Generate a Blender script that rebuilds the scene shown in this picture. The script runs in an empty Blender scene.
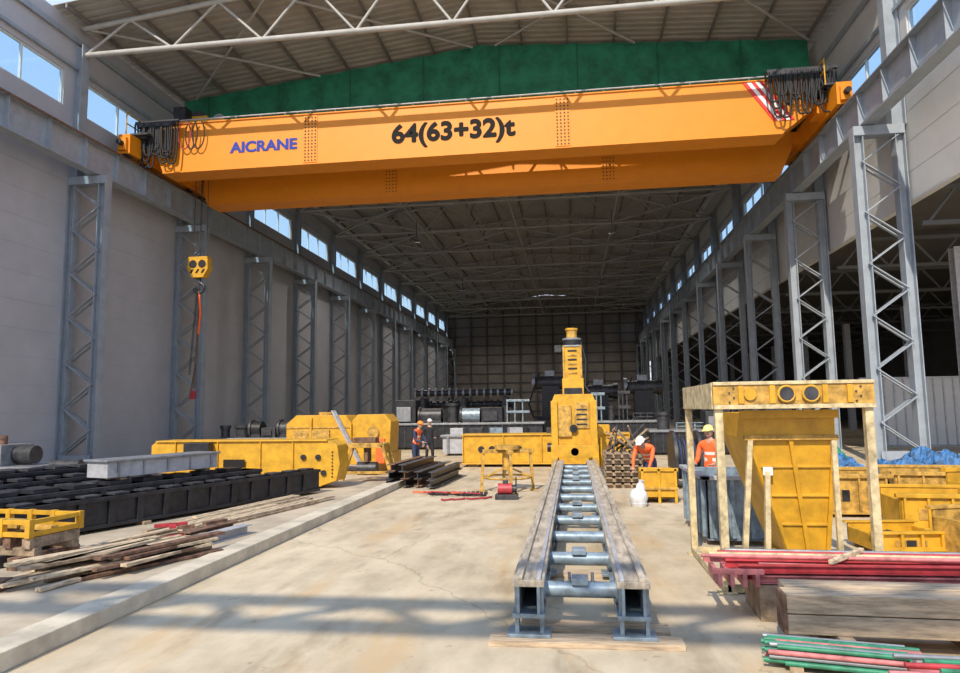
import bpy, math, random
from mathutils import Matrix, Vector
random.seed(7)
R=random.random
def U(a,b): return a+(b-a)*random.random()
# ---------------------------------------------------------------- materials
MATS={}
def mat(name,col,rough=0.6,metal=0.0,var=0.12,scale=3.0,bump=0.0,col2=None,det=4.0,stretch=None):
    if name in MATS: return MATS[name]
    m=bpy.data.materials.new(name); m.use_nodes=True
    nt=m.node_tree; N=nt.nodes; L=nt.links
    b=N['Principled BSDF']; b.inputs['Roughness'].default_value=rough; b.inputs['Metallic'].default_value=metal
    tc=N.new('ShaderNodeTexCoord'); mp=N.new('ShaderNodeMapping')
    if stretch: mp.inputs['Scale'].default_value=stretch
    L.new(tc.outputs['Object'],mp.inputs['Vector'])
    nz=N.new('ShaderNodeTexNoise'); nz.inputs['Scale'].default_value=scale; nz.inputs['Detail'].default_value=det
    nz.inputs['Roughness'].default_value=0.65
    L.new(mp.outputs['Vector'],nz.inputs['Vector'])
    cr=N.new('ShaderNodeValToRGB')
    c2=col2 if col2 else tuple(max(0,c*(1-var*2.2)) for c in col)
    c1=tuple(min(1,c*(1+var*0.5)) for c in col)
    cr.color_ramp.elements[0].position=0.3; cr.color_ramp.elements[0].color=(*c2,1)
    cr.color_ramp.elements[1].position=0.62; cr.color_ramp.elements[1].color=(*c1,1)
    L.new(nz.outputs['Fac'],cr.inputs['Fac']); L.new(cr.outputs['Color'],b.inputs['Base Color'])
    if bump>0:
        bp=N.new('ShaderNodeBump'); bp.inputs['Strength'].default_value=bump; bp.inputs['Distance'].default_value=0.03
        nz2=N.new('ShaderNodeTexNoise'); nz2.inputs['Scale'].default_value=scale*6; nz2.inputs['Detail'].default_value=6
        L.new(mp.outputs['Vector'],nz2.inputs['Vector']); L.new(nz2.outputs['Fac'],bp.inputs['Height']); L.new(bp.outputs['Normal'],b.inputs['Normal'])
    MATS[name]=m; return m
ORANGE=mat('crane_orange_paint',(0.74,0.25,0.006),0.45,0,0.03,1.5)
YEL=mat('machine_yellow_paint',(0.62,0.33,0.02),0.5,0,0.14,4)
YELD=mat('worn_yellow_paint',(0.54,0.31,0.06),0.6,0,0.3,7,0.2)
CREAM=mat('cream_frame_paint',(0.62,0.50,0.29),0.6,0,0.25,8,0.1)
COLG=mat('column_grey_paint',(0.32,0.36,0.41),0.55,0.1,0.08,2)
STEEL=mat('grey_steel',(0.28,0.29,0.31),0.45,0.4,0.15,5)
DSTEEL=mat('dark_steel',(0.060,0.060,0.066),0.45,0.3,0.3,5,0.15)
BLACK=mat('black_rubber',(0.014,0.014,0.016),0.6,0,0.2,8)
BLK2=mat('black_painted_steel',(0.028,0.028,0.033),0.42,0.2,0.3,5)
LGREY=mat('light_grey_steel',(0.42,0.42,0.44),0.5,0.1,0.12,5)
BLUEG=mat('bluegrey_steel',(0.25,0.32,0.38),0.45,0.3,0.25,6)
RAIL=mat('worn_rail_steel',(0.50,0.43,0.34),0.55,0.1,0.28,10,0.1,stretch=(1,0.2,1))
RUST=mat('rusty_steel',(0.20,0.11,0.07),0.8,0.1,0.35,9,0.3)
WOOD=mat('weathered_wood',(0.58,0.45,0.30),0.8,0,0.3,6,0.2,stretch=(4,0.5,4))
WOODX=mat('weathered_timber',(0.52,0.39,0.26),0.8,0,0.25,6,0.2,stretch=(0.5,4,4))
WOODD=mat('old_wood',(0.36,0.26,0.17),0.85,0,0.3,6,0.3)
RED=mat('red_paint',(0.45,0.04,0.05),0.5,0,0.2,6)
PINK=mat('faded_red_paint',(0.55,0.18,0.18),0.6,0,0.25,6)
GREENP=mat('green_pipe_paint',(0.03,0.22,0.12),0.5,0,0.25,6)
TARP=mat('green_tarp',(0.02,0.22,0.12),0.7,0,0.25,0.9,0.4)
BLUET=mat('blue_tarp',(0.035,0.15,0.36),0.5,0,0.44,6,0.6)
WHITEB=mat('white_sack',(0.70,0.70,0.71),0.7,0,0.1,8,0.3)
WHITE=mat('white_paint',(0.85,0.85,0.83),0.5,0,0.05,5)
REDS=mat('red_stripe',(0.75,0.04,0.03),0.5,0,0.05,5)
BLUEL=mat('blue_lettering',(0.03,0.05,0.33),0.8,0,0.02,5)
BLKL=mat('black_lettering',(0.012,0.010,0.01),0.95,0,0.02,5)
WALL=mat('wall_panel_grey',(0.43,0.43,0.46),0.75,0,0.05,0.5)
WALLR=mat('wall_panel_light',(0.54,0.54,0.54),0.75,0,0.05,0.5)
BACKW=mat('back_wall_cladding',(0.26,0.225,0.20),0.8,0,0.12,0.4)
ROOFM=mat('roof_sheet',(0.37,0.355,0.325),0.6,0.0,0.08,0.6)
TRUSS=mat('truss_paint',(0.40,0.39,0.37),0.7,0.0,0.08,2)
TRUSSD=mat('purlin_paint',(0.20,0.19,0.175),0.7,0.0,0.08,2)
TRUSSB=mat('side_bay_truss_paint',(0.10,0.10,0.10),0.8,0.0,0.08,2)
FRAME=mat('window_frame_paint',(0.62,0.64,0.66),0.5,0,0.05,3)
SKIN=mat('skin',(0.50,0.29,0.20),0.55,0,0.05,8)
HIVIS=mat('orange_hi_vis',(0.90,0.15,0.03),0.6,0,0.08,8)
SILV=mat('reflective_strip',(0.75,0.75,0.7),0.3,0,0.03,8)
NAVY=mat('navy_cloth',(0.03,0.045,0.10),0.8,0,0.2,12)
DARKC=mat('dark_cloth',(0.02,0.02,0.025),0.8,0,0.2,12)
HELW=mat('helmet_white',(0.82,0.82,0.80),0.3,0,0.02,5)
HELY=mat('helmet_yellow',(0.85,0.75,0.25),0.3,0,0.02,5)
HELO=mat('helmet_orange',(0.9,0.25,0.03),0.3,0,0.02,5)
BOOT=mat('boot_leather',(0.05,0.035,0.025),0.6,0,0.2,8)
def glass():
    m=bpy.data.materials.new('window_glass'); m.use_nodes=True; nt=m.node_tree
    nt.nodes.clear(); o=nt.nodes.new('ShaderNodeOutputMaterial'); t=nt.nodes.new('ShaderNodeBsdfTransparent')
    g=nt.nodes.new('ShaderNodeBsdfGlossy'); g.inputs['Roughness'].default_value=0.05
    t.inputs['Color'].default_value=(0.74,0.88,.97,1)
    mx=nt.nodes.new('ShaderNodeMixShader'); mx.inputs[0].default_value=0.06
    nt.links.new(t.outputs[0],mx.inputs[1]); nt.links.new(g.outputs[0],mx.inputs[2]); nt.links.new(mx.outputs[0],o.inputs[0]); return m
GLASS=glass()
def floormat():
    m=bpy.data.materials.new('dusty_concrete'); m.use_nodes=True; nt=m.node_tree; N=nt.nodes; L=nt.links
    b=N['Principled BSDF']; b.inputs['Roughness'].default_value=0.9
    tc=N.new('ShaderNodeTexCoord')
    def noise(s,d,st=(1,1,1),off=(0,0,0)):
        mp=N.new('ShaderNodeMapping'); mp.inputs['Scale'].default_value=st; mp.inputs['Location'].default_value=off; L.new(tc.outputs['Object'],mp.inputs['Vector'])
        n=N.new('ShaderNodeTexNoise'); n.inputs['Scale'].default_value=s; n.inputs['Detail'].default_value=d; n.inputs['Roughness'].default_value=.62
        L.new(mp.outputs['Vector'],n.inputs['Vector']); return n
    def ramp(src,p0,c0,p1,c1):
        r=N.new('ShaderNodeValToRGB'); r.color_ramp.elements[0].position=p0; r.color_ramp.elements[0].color=(*c0,1)
        r.color_ramp.elements[1].position=p1; r.color_ramp.elements[1].color=(*c1,1); L.new(src,r.inputs['Fac']); return r
    def mix(t,f,a,bb):
        x=N.new('ShaderNodeMixRGB'); x.blend_type=t; 
        if isinstance(f,float): x.inputs[0].default_value=f
        else: L.new(f,x.inputs[0])
        L.new(a,x.inputs[1]); L.new(bb,x.inputs[2]); return x
    a=ramp(noise(0.35,6).outputs['Fac'],.35,(.48,.39,.27),.65,(.60,.50,.355))
    d=ramp(noise(2.2,8,(1,.45,1)).outputs['Fac'],.34,(.76,.75,.73),.58,(1,1,1))
    x=mix('MULTIPLY',1.0,a.outputs[0],d.outputs[0])
    s=ramp(noise(1.1,5,(1.2,.25,1)).outputs['Fac'],.53,(0,0,0),.66,(.8,.8,.8))
    sand=N.new('ShaderNodeRGB'); sand.outputs[0].default_value=(.50,.35,.19,1)
    x=mix('MIX',s.outputs[0],x.outputs[0],sand.outputs[0])
    g=ramp(noise(0.8,7,(1.6,.5,1),(13,5,0)).outputs['Fac'],.56,(1,1,1),.68,(.72,.70,.67))
    x=mix('MULTIPLY',1.0,x.outputs[0],g.outputs[0])
    g2=ramp(noise(3.5,6,(1.0,1.0,1),(3,25,0)).outputs['Fac'],.64,(1,1,1),.70,(.62,.57,.50))
    x=mix('MULTIPLY',.7,x.outputs[0],g2.outputs[0])
    vo=N.new('ShaderNodeTexVoronoi'); vo.feature='DISTANCE_TO_EDGE'; vo.inputs['Scale'].default_value=0.13
    nd=noise(0.9,4); ad=N.new('ShaderNodeMixRGB'); ad.blend_type='ADD'; ad.inputs[0].default_value=.8
    L.new(tc.outputs['Object'],ad.inputs[1]); L.new(nd.outputs['Color'],ad.inputs[2]); L.new(ad.outputs[0],vo.inputs['Vector'])
    cr=ramp(vo.outputs['Distance'],.0,(.60,.58,.54),.004,(1,1,1))
    x=mix('MULTIPLY',0.6,x.outputs[0],cr.outputs[0])
    L.new(x.outputs[0],b.inputs['Base Color'])
    bp=N.new('ShaderNodeBump'); bp.inputs['Strength'].default_value=.2; bp.inputs['Distance'].default_value=.02
    L.new(noise(9,8).outputs['Fac'],bp.inputs['Height']); L.new(bp.outputs['Normal'],b.inputs['Normal'])
    return m
FLOOR=floormat()
SLAB=mat('slab_concrete',(0.46,0.38,0.28),0.9,0,0.18,0.8,0.3)
CURB=mat('curb_concrete',(0.56,0.49,0.38),0.9,0,0.14,2,0.3)
# ---------------------------------------------------------------- mesh builder
class B:
    def __init__(s): s.v=[];s.f=[];s.m=[];s.s=[];s.mats=[];s.T=Matrix()
    def mi(s,m):
        if m not in s.mats: s.mats.append(m)
        return s.mats.index(m)
    def add(s,vs,fs,m,smooth=False):
        o=len(s.v); s.v+=[tuple(s.T@Vector(p)) for p in vs]; k=s.mi(m)
        for f in fs: s.f.append([i+o for i in f]); s.m.append(k); s.s.append(smooth)
    def bx(s,x0,x1,y0,y1,z0,z1,m):
        vs=[(x0,y0,z0),(x1,y0,z0),(x1,y1,z0),(x0,y1,z0),(x0,y0,z1),(x1,y0,z1),(x1,y1,z1),(x0,y1,z1)]
        s.add(vs,[(0,3,2,1),(4,5,6,7),(0,1,5,4),(1,2,6,5),(2,3,7,6),(3,0,4,7)],m)
    def box(s,c,d,m,rz=0,rx=0,ry=0):
        old=s.T; s.T=old@Matrix.Translation(c)@Matrix.Rotation(rz,4,'Z')@Matrix.Rotation(ry,4,'Y')@Matrix.Rotation(rx,4,'X')
        s.bx(-d[0]/2,d[0]/2,-d[1]/2,d[1]/2,-d[2]/2,d[2]/2,m); s.T=old
    def frame(s,p,q,up=(0,0,1)):
        p=Vector(p);q=Vector(q);d=(q-p).normalized(); u=Vector(up)
        if abs(d.dot(u))>.98: u=Vector((1,0,0))
        a=d.cross(u).normalized(); b=a.cross(d); return p,q,a,b
    def beam(s,p,q,w,h,m,up=(0,0,1)):
        p,q,a,b=s.frame(p,q,up); vs=[]
        for e in (p,q):
            for sa,sb in ((-1,-1),(1,-1),(1,1),(-1,1)): vs.append(e+a*sa*w/2+b*sb*h/2)
        s.add(vs,[(3,2,1,0),(4,5,6,7),(0,1,5,4),(1,2,6,5),(2,3,7,6),(3,0,4,7)],m)
    def ib(s,p,q,w,h,m,t=.03,up=(0,0,1)):
        pp,qq,a,b=s.frame(p,q,up)
        s.beam(pp+b*(h/2-t/2),qq+b*(h/2-t/2),w,t,m,up); s.beam(pp-b*(h/2-t/2),qq-b*(h/2-t/2),w,t,m,up); s.beam(pp,qq,t,h-2*t,m,up)
    def cyl(s,p,q,r,m,n=12,r2=None,caps=True):
        r2=r if r2 is None else r2
        p,q,a,b=s.frame(p,q); vs=[]
        for e,rr in ((p,r),(q,r2)):
            for i in range(n): t=2*math.pi*i/n; vs.append(e+a*math.cos(t)*rr+b*math.sin(t)*rr)
        s.add(vs,[(i,(i+1)%n,n+(i+1)%n,n+i) for i in range(n)],m,True)
        if caps: s.add(vs,[tuple(range(n))[::-1],tuple(range(n,2*n))],m)
    def path(s,pts,r,m,n=6):
        for i in range(len(pts)-1): s.cyl(pts[i],pts[i+1],r,m,n)
    def pr(s,pts,vec,m):
        n=len(pts); v=Vector(vec); vs=[Vector(p) for p in pts]+[Vector(p)+v for p in pts]
        s.add(vs,[tuple(range(n))[::-1],tuple(range(n,2*n))]+[(i,(i+1)%n,n+(i+1)%n,n+i) for i in range(n)],m)
    def sph(s,c,r,m,n=10,k=7,z0=-1.0):
        vs=[];rx,ry,rz=r if isinstance(r,tuple) else (r,r,r)
        for j in range(k+1):
            ph=math.asin(z0)+(math.pi/2-math.asin(z0))*j/k
            for i in range(n):
                t=2*math.pi*i/n; vs.append((c[0]+rx*math.cos(ph)*math.cos(t),c[1]+ry*math.cos(ph)*math.sin(t),c[2]+rz*math.sin(ph)))
        s.add(vs,[(j*n+i,j*n+(i+1)%n,(j+1)*n+(i+1)%n,(j+1)*n+i) for j in range(k) for i in range(n)],m,True)
    def ring(s,c,R1,r,m,axis='Z',n=20,k=6):
        vs=[];fs=[]
        for i in range(n):
            t=2*math.pi*i/n
            for j in range(k):
                u=2*math.pi*j/k; d=R1+r*math.cos(u); p=(d*math.cos(t),d*math.sin(t),r*math.sin(u))
                if axis=='X': p=(p[2],p[0],p[1])
                if axis=='Y': p=(p[0],p[2],p[1])
                vs.append((c[0]+p[0],c[1]+p[1],c[2]+p[2]))
        for i in range(n):
            for j in range(k): fs.append((i*k+j,((i+1)%n)*k+j,((i+1)%n)*k+(j+1)%k,i*k+(j+1)%k))
        s.add(vs,fs,m,True)
    def build(s,name,bevel=0,parent=None,origin=None):
        xs=[p[0] for p in s.v];ys=[p[1] for p in s.v];zs=[p[2] for p in s.v]
        o=Vector(origin) if origin else Vector(((min(xs)+max(xs))/2,(min(ys)+max(ys))/2,min(zs)))
        me=bpy.data.meshes.new(name); me.from_pydata([tuple(Vector(p)-o) for p in s.v],[],s.f)
        for m in s.mats: me.materials.append(m)
        me.polygons.foreach_set('material_index',s.m); me.polygons.foreach_set('use_smooth',s.s); me.update()
        ob=bpy.data.objects.new(name,me); bpy.context.collection.objects.link(ob); ob.location=o
        if parent: ob.parent=parent; ob.location=o-parent.location
        if bevel>0:
            md=ob.modifiers.new('bevel','BEVEL'); md.width=bevel; md.segments=2; md.limit_method='ANGLE'; md.angle_limit=.7
        return ob
def dup(ob,name,loc,rz=None,scale=None):
    o=bpy.data.objects.new(name,ob.data); bpy.context.collection.objects.link(o); o.location=loc
    if rz is not None: o.rotation_euler=(0,0,rz)
    return o
# ---------------------------------------------------------------- dimensions
XL,XR=-21.3,12.4; CL,CR=-20.4,11.4; XC=-4.2; YB=115.0
COLS=[26+8*k for k in range(12)]
EAVL=19.3; EAVR=20.0; RIDGE=21.15; YROOF=24.6; YFRONT=12.0
def roofz(x):
    return EAVL+(RIDGE-EAVL)*(x-XL)/(XC-XL) if x<XC else RIDGE+(EAVR-RIDGE)*(x-XC)/(XR-XC)
b=B(); b.bx(-70,70,-60,130,-.3,0,FLOOR); b.build('floor',origin=(0,0,0))
b=B(); b.bx(XL+.3,-5.15,2,19.0,0.0,.14,SLAB); b.bx(-5.15,-4.8,2,19.2,0,.17,CURB); b.build('trim_curb_slab',0.01)
def wall(name,x,thick,zlow,y0,m,flat,wz0,wz1,ztop):
    b=B(); x0,x1=(x-thick,x) if thick>0 else (x,x-thick)
    b.bx(x0,x1,y0,YB,zlow,wz0,m); b.bx(x0,x1,y0,YB,wz1,ztop,m)
    ys=[18]+COLS
    segs=[]; prev=y0
    for c in ys:
        if c+7.3<YB: segs.append((c+.7,c+7.3))
    for (a,c) in segs:
        b.bx(x0,x1,prev,a,wz0,wz1,m); prev=c
    b.bx(x0,x1,prev,YB,wz0,wz1,m)
    sgn=1 if thick>0 else -1
    z=zlow+1.1
    while z<wz0-.2:
        b.bx(min(x,x+sgn*.006),max(x,x+sgn*.006),y0,YB,z,z+.02,flat); z+=1.1
    b.build(name); return segs
WL=(15.35,16.95); WR=(14.8,16.4)
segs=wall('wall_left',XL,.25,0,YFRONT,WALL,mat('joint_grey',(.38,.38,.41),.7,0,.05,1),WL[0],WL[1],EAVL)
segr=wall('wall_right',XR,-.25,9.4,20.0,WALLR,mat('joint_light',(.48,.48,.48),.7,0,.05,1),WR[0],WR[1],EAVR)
n=1
for (sg,x,(z0,z1)) in ((segs,XL-.12,WL),(segr,XR+.12,WR)):
    for (a,c) in sg:
        b=B(); t=.07
        b.bx(x-.06,x+.06,a,c,z0,z0+t,FRAME); b.bx(x-.06,x+.06,a,c,z1-t,z1,FRAME)
        k=3
        for i in range(k+1):
            y=a+(c-a-t)*i/k; b.bx(x-.06,x+.06,y,y+t,z0+t,z1-t,FRAME)
        b.bx(x-.01,x+.01,a+t,c-t,z0+t,z1-t,GLASS)
        b.build('window_%d'%n); n+=1
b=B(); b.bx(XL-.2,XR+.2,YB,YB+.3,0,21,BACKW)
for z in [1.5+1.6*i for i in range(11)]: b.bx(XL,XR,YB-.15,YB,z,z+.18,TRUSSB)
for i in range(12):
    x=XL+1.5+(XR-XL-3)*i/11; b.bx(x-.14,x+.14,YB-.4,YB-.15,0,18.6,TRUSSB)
b.build('wall_back')
# ---- adjacent bay to the right
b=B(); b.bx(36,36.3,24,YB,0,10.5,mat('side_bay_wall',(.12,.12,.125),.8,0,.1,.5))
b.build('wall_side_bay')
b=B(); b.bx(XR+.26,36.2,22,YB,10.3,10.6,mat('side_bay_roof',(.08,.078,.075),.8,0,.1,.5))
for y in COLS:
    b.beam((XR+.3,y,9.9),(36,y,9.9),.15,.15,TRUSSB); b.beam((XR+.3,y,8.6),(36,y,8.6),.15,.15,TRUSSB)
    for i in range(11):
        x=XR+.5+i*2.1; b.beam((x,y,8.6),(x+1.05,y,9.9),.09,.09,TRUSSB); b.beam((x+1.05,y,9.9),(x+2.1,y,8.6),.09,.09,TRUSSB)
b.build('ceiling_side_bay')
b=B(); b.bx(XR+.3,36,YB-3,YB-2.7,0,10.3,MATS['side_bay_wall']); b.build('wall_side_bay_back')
sb=B(); sb.ib((0,0,0),(0,0,8.5),.45,.45,LGREY,.04,(0,1,0)); sb.bx(-.35,.35,-.35,.35,0,.05,LGREY)
sbo=sb.build('side_bay_column',origin=(0,0,0)); sbo.location=(15.9,30,0)
for i in range(1,8): dup(sbo,'side_bay_column',(22,28+10*i,0))
# ---- lattice columns
def column(sgn):
    b=B(); H=12.3; xa,xb=-.72*sgn,.72*sgn
    for x in (xa,xb):
        b.ib((x,0,0.04),(x,0,H),.42,.34,COLG,.03,(1,0,0))
    for yy in (-.16,.16):
        z=.5; k=0
        while z+.95<H:
            p,q=(xa,xb) if k%2==0 else (xb,xa)
            b.beam((p*.9,yy,z),(q*.9,yy,z+.95),.035,.15,COLG,(0,1,0)); z+=.95; k+=1
        b.beam((xa,yy,.3),(xb,yy,.3),.04,.3,COLG)
    b.bx(-.88,1.05,-.35,.35,0,.06,COLG) if sgn>0 else b.bx(-1.05,.88,-.35,.35,0,.06,COLG)
    b.bx(-.88,.88,-.24,.24,H-.35,H,COLG)
    b.ib((xa,0,H),(xa,0,18.3),.45,.5,COLG,.035,(1,0,0))
    return b
cl=column(1).build('lattice_column',origin=(0,0,0)); cl.location=(CL,COLS[0],0)
cr=column(-1).build('lattice_column',origin=(0,0,0)); cr.location=(CR,COLS[0],0)
for y in COLS[1:]+[18]:
    dup(cl,'lattice_column',(CL,y,0)); 
    dup(cr,'lattice_column',(CR,y,0)) if y>=26 else None
for sx,xc in ((1,CL+.35),(-1,CR-.35)):
    b=B(); y0=14 if sx>0 else 19
    b.ib((xc,y0,13.02),(xc,YB-.5,13.02),.5,1.35,COLG,.04)
    b.bx(xc-.06,xc+.06,y0,YB-.5,13.7,13.84,RUST)
    y=y0+1
    while y<YB-1:
        b.bx(xc-.23,xc+.23,y,y+.03,12.4,13.66,COLG); y+=2
    b.bx(xc+sx*.28,xc+sx*.32,y0,YB-.5,13.60,13.66,RUST if sx>0 else STEEL)
    b.build('crane_runway_beam')
for sx,x,zz in ((1,XL+.02,17.2),(-1,XR-.02,16.7)):
    b=B(); b.bx(min(x,x+sx*.12),max(x,x+sx*.12),YFRONT if sx>0 else 20,YB-.5,zz,zz+.15,COLG)
    b.bx(min(x,x+sx*.12),max(x,x+sx*.12),YFRONT if sx>0 else 20,YB-.5,18.4,18.65,COLG); b.build('trim_wall_girt')
# ---- roof
vs=[];fs=[]
y=YROOF;prof=[]
while y<YB+.2:
    prof+=[(y,0),(y+.22,0),(y+.27,.09),(y+.40,.09)]; y+=.45
for (yy,dz) in prof:
    for x in (XL-.3,XC,XR+.3): vs.append((x,yy,roofz(x)+.15+dz))
for i in range(len(prof)-1):
    for j in (0,1): fs.append((i*3+j,i*3+j+1,(i+1)*3+j+1,(i+1)*3+j))
b=B(); b.add(vs,fs,ROOFM); roof=b.build('ceiling')
md=roof.modifiers.new('s','SOLIDIFY'); md.thickness=.03; md.offset=1
b=B()
for i in range(15):
    x=XL+.5+(XR-XL-1)*i/14
    b.beam((x,YROOF,roofz(x)+.03),(x,YB-.1,roofz(x)+.03),.08,.2,TRUSSD)
b.build('ceiling_purlins')
ZB=17.9
tb=B()
tb.cyl((XL+.4,0,ZB),(XR-.4,0,ZB),.12,TRUSS,8)
for s_ in (0,1):
    x0,x1=((XL+.3,XC) if s_==0 else (XC,XR-.3)); tb.cyl((x0,0,roofz(x0)-.2),(x1,0,roofz(x1)-.2),.12,TRUSS,8)
nn=8
for i in range(nn):
    xa=XL+.4+(XR-XL-.8)*i/nn; xb=XL+.4+(XR-XL-.8)*(i+1)/nn; xm=(xa+xb)/2
    tb.cyl((xa,0,ZB),(xm,0,roofz(xm)-.2),.06,TRUSS,6); tb.cyl((xm,0,roofz(xm)-.2),(xb,0,ZB),.06,TRUSS,6)
tro=tb.build('roof_truss',origin=(0,0,0)); tro.location=(0,26,0)
for y in COLS[1:]: dup(tro,'roof_truss',(0,y+.2,0))
b=B()
bays=[(COLS[i],COLS[i+1]) for i in range(len(COLS)-1)]
xs=[XL+.4+(XR-XL-.8)*i/4 for i in range(5)]
for k,(y0,y1) in enumerate(bays):
    if k==0: continue
    for i in range(4):
        if i in (0,3) or k in(1,2,4,6,8):
            b.cyl((xs[i],y0+.2,ZB),(xs[i+1],y1,ZB),.08,TRUSS,6); b.cyl((xs[i+1],y0+.2,ZB),(xs[i],y1,ZB),.08,TRUSS,6)
for x in xs[1:-1]: b.cyl((x,34.3,ZB),(x,COLS[-1],ZB),.08,TRUSS,6)
for k,(y0,y1) in enumerate(bays):
    if k==0:
        for i in range(4):
            xa=xs[i];xb=xs[i+1]; zz=lambda x:roofz(x)-.3
            b.cyl((xa+.2,26,zz(xa+.2)),(xb-.2,33.2,zz(xb-.2)),.07,TRUSS,6)
            if i%2==0: b.cyl((xb+.2,26,zz(xb+.2)),(xa+1.0,33.2,zz(xa+1.0)),.07,TRUSS,6)
        continue
    for i in (2,5,9,12):
        x=XL+.4+(XR-XL-.8)*(i+.5)/14; ym=(y0+y1)/2
        b.cyl((x,y0+.2,roofz(x)-.2),(x,ym,ZB+.1),.05,TRUSS,6); b.cyl((x,ym,ZB+.1),(x,y1,roofz(x)-.2),.05,TRUSS,6)
b.build('roof_bracing')
# added fill lamps under the trusses, put in to brighten the deep hall
for y in (54,78,102):
    for x in (-12.5,3.5):
        b=B(); zt=ZB-.12
        b.cyl((0,0,0),(0,0,-1.45),.03,DSTEEL,6); b.cyl((0,0,-1.45),(0,0,-1.62),.1,STEEL,14); b.cyl((0,0,-1.62),(0,0,-1.85),.12,STEEL,18,.32,False); b.cyl((0,0,-1.66),(0,0,-1.70),.12,STEEL,14)
        o=b.build('added_fill_lamp',0,None,(0,0,0)); o.location=(x,y+4.2 if y<0 else y+.2,zt+.05)
        l=bpy.data.lights.new('fill_light','SPOT'); l.energy=1500; l.spot_size=math.radians(165); l.spot_blend=.6; l.shadow_soft_size=.3; l.color=(1,.95,.88)
        lo=bpy.data.objects.new('fill_light',l); bpy.context.collection.objects.link(lo); lo.parent=o; lo.location=(0,0,-1.95)
# ---- green tarp
vs=[];fs=[];nx=110;nz=10
for i in range(nx+1):
    x=XL+.5+(XR-XL-1.0)*i/nx
    for j in range(nz+1):
        t=j/nz; zt=roofz(x)-.10; zb=16.4+.2*math.sin(i*.9)
        y=33.54+.045*math.sin(i*1.1+j*.7)+.04*math.sin(i*.31*2+j)*(1-t)
        vs.append((x,y,zb+(zt-zb)*t))
for i in range(nx):
    for j in range(nz): a=i*(nz+1)+j; fs.append((a,a+nz+1,a+nz+2,a+1))
b=B(); b.add(vs,fs,TARP,True)
for i in range(8):
    x=XL+2+4*i; b.bx(x-.02,x+.02,33.41,33.43,16.5,roofz(x)-.15,mat('tarp_strap',(.01,.12,.07),.7))
b.build('green_tarp')
# ================================================================ overhead crane
crane=bpy.data.objects.new('overhead_crane',None); bpy.context.collection.objects.link(crane); crane.location=(XC,31,13.84)
RX0,RX1=CL+.35,CR-.35
FT=15.72
def girder(name,y,zb,zt,spl,x0,x1,tp):
    b=B(); w=1.1
    pts=[(x0,y,zt),(x0,y,zb+.5),(x0+.2,y,zb),(x1-tp,y,zb),(x1,y,zb+1.1),(x1,y,zt)]
    b.pr(pts[::-1],(0,w,0),ORANGE)
    b.bx(x0,x1,y-.06,y+w+.06,zt,zt+.05,ORANGE); b.bx(x0+.2,x1-tp,y-.06,y+w+.06,zb-.05,zb,ORANGE)
    for xs_ in spl:
        b.bx(xs_-.33,xs_+.33,y-.03,y,zb+.05,zt-.05,ORANGE)
        for i in range(4):
            for j in range(14):
                xx=xs_-.24+.16*i; zz=zb+.15+(zt-zb-.3)*j/13
                b.cyl((xx,y-.055,zz),(xx,y-.03,zz),.038,mat('bolt_dark',(.10,.04,.01),.6),5)
    b.build(name,0,crane); return b
girder('girder_front',28.8,13.4,FT,(-11.6,-.1),-19.05,10.4,1.4)
girder('girder_rear',32.2,12.85,15.4,(-8.7,2.0),-18.7,10.4,.5)
b=B()
for xr in (RX0,RX1):
    b.bx(xr-.3,xr+.3,27.6,34.6,13.98,14.9,ORANGE)
    for y in (27.9,29.2,33.0,34.3):
        b.cyl((xr-.12,y,14.14),(xr+.12,y,14.14),.3,DSTEEL,16)
    for y in (27.45,34.6): b.bx(xr-.2,xr+.2,y,y+.15,14.1,14.7,ORANGE); b.cyl((xr,y,14.4),(xr,y-.25 if y<30 else y+.4,14.4),.12,BLACK,10)
for x0,x1 in ((RX0+.3,-19.05),(10.4,RX1-.3)):
    for y in (28.9,32.3): b.bx(x0,x1,y,y+.9,14.2,14.8,ORANGE)
b.build('end_carriages',0.01,crane)
b=B()
for x0,x1 in ((-20.3,-19.15),(10.45,11.5)):
    b.bx(x0,x1,28.0,33.3,15.0,15.08,DSTEEL)
    for y in (28.0,30,32,33.2): b.cyl((x0+.05,y,15.0),(x0+.05,y,16.1),.03,YEL,6)
    b.cyl((x0+.05,28,16.1),(x0+.05,33.2,16.1),.03,YEL,6); b.cyl((x0+.05,28,15.6),(x0+.05,33.2,15.6),.03,YEL,6)
    b.bx(x0+.1,x0+.6,29.0,30.2,15.08,15.8,DSTEEL); b.bx(x0+.2,x1-.2,28.2,33,14.9,15.0,DSTEEL)
b.build('end_platforms',0,crane)
b=B()
for y in (28.95,32.3):
    zt=FT+.05 if y<30 else 15.45
    b.bx(-18.8,10.3,y+.5,y+.6,zt,zt+.12,DSTEEL)
for i in range(25):
    x=-18.9+29.1*i/24; b.cyl((x,28.78,FT),(x,28.78,FT+.18),.02,STEEL,5)
b.cyl((-18.9,28.78,FT+.18),(10.3,28.78,FT+.18),.035,LGREY,6)
b.build('top_rails',0,crane)
def festoon(name,x0,x1,zt,yy,n,dep):
    b=B()
    for i in range(n):
        xa=x0+(x1-x0)*i/n; w=.30+.3*R(); d=dep*U(.5,1.05); y=yy-.12*R(); pts=[]
        for k in range(13):
            t=k/12; pts.append((xa+w*(t-.5)*(1+.5*math.sin(math.pi*t)),y,zt-d*(1-(2*t-1)**4)))
        b.path(pts,.042,BLACK,5)
    b.bx(x0-.2,x1+.2,yy-.1,yy+.02,zt,zt+.12,DSTEEL)
    for i in range(n//2):
        x=x0+(x1-x0)*i/(n//2); b.bx(x-.09,x+.09,yy-.13,yy+.03,zt-.18,zt+.02,DSTEEL)
    b.build(name,0,crane)
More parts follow.
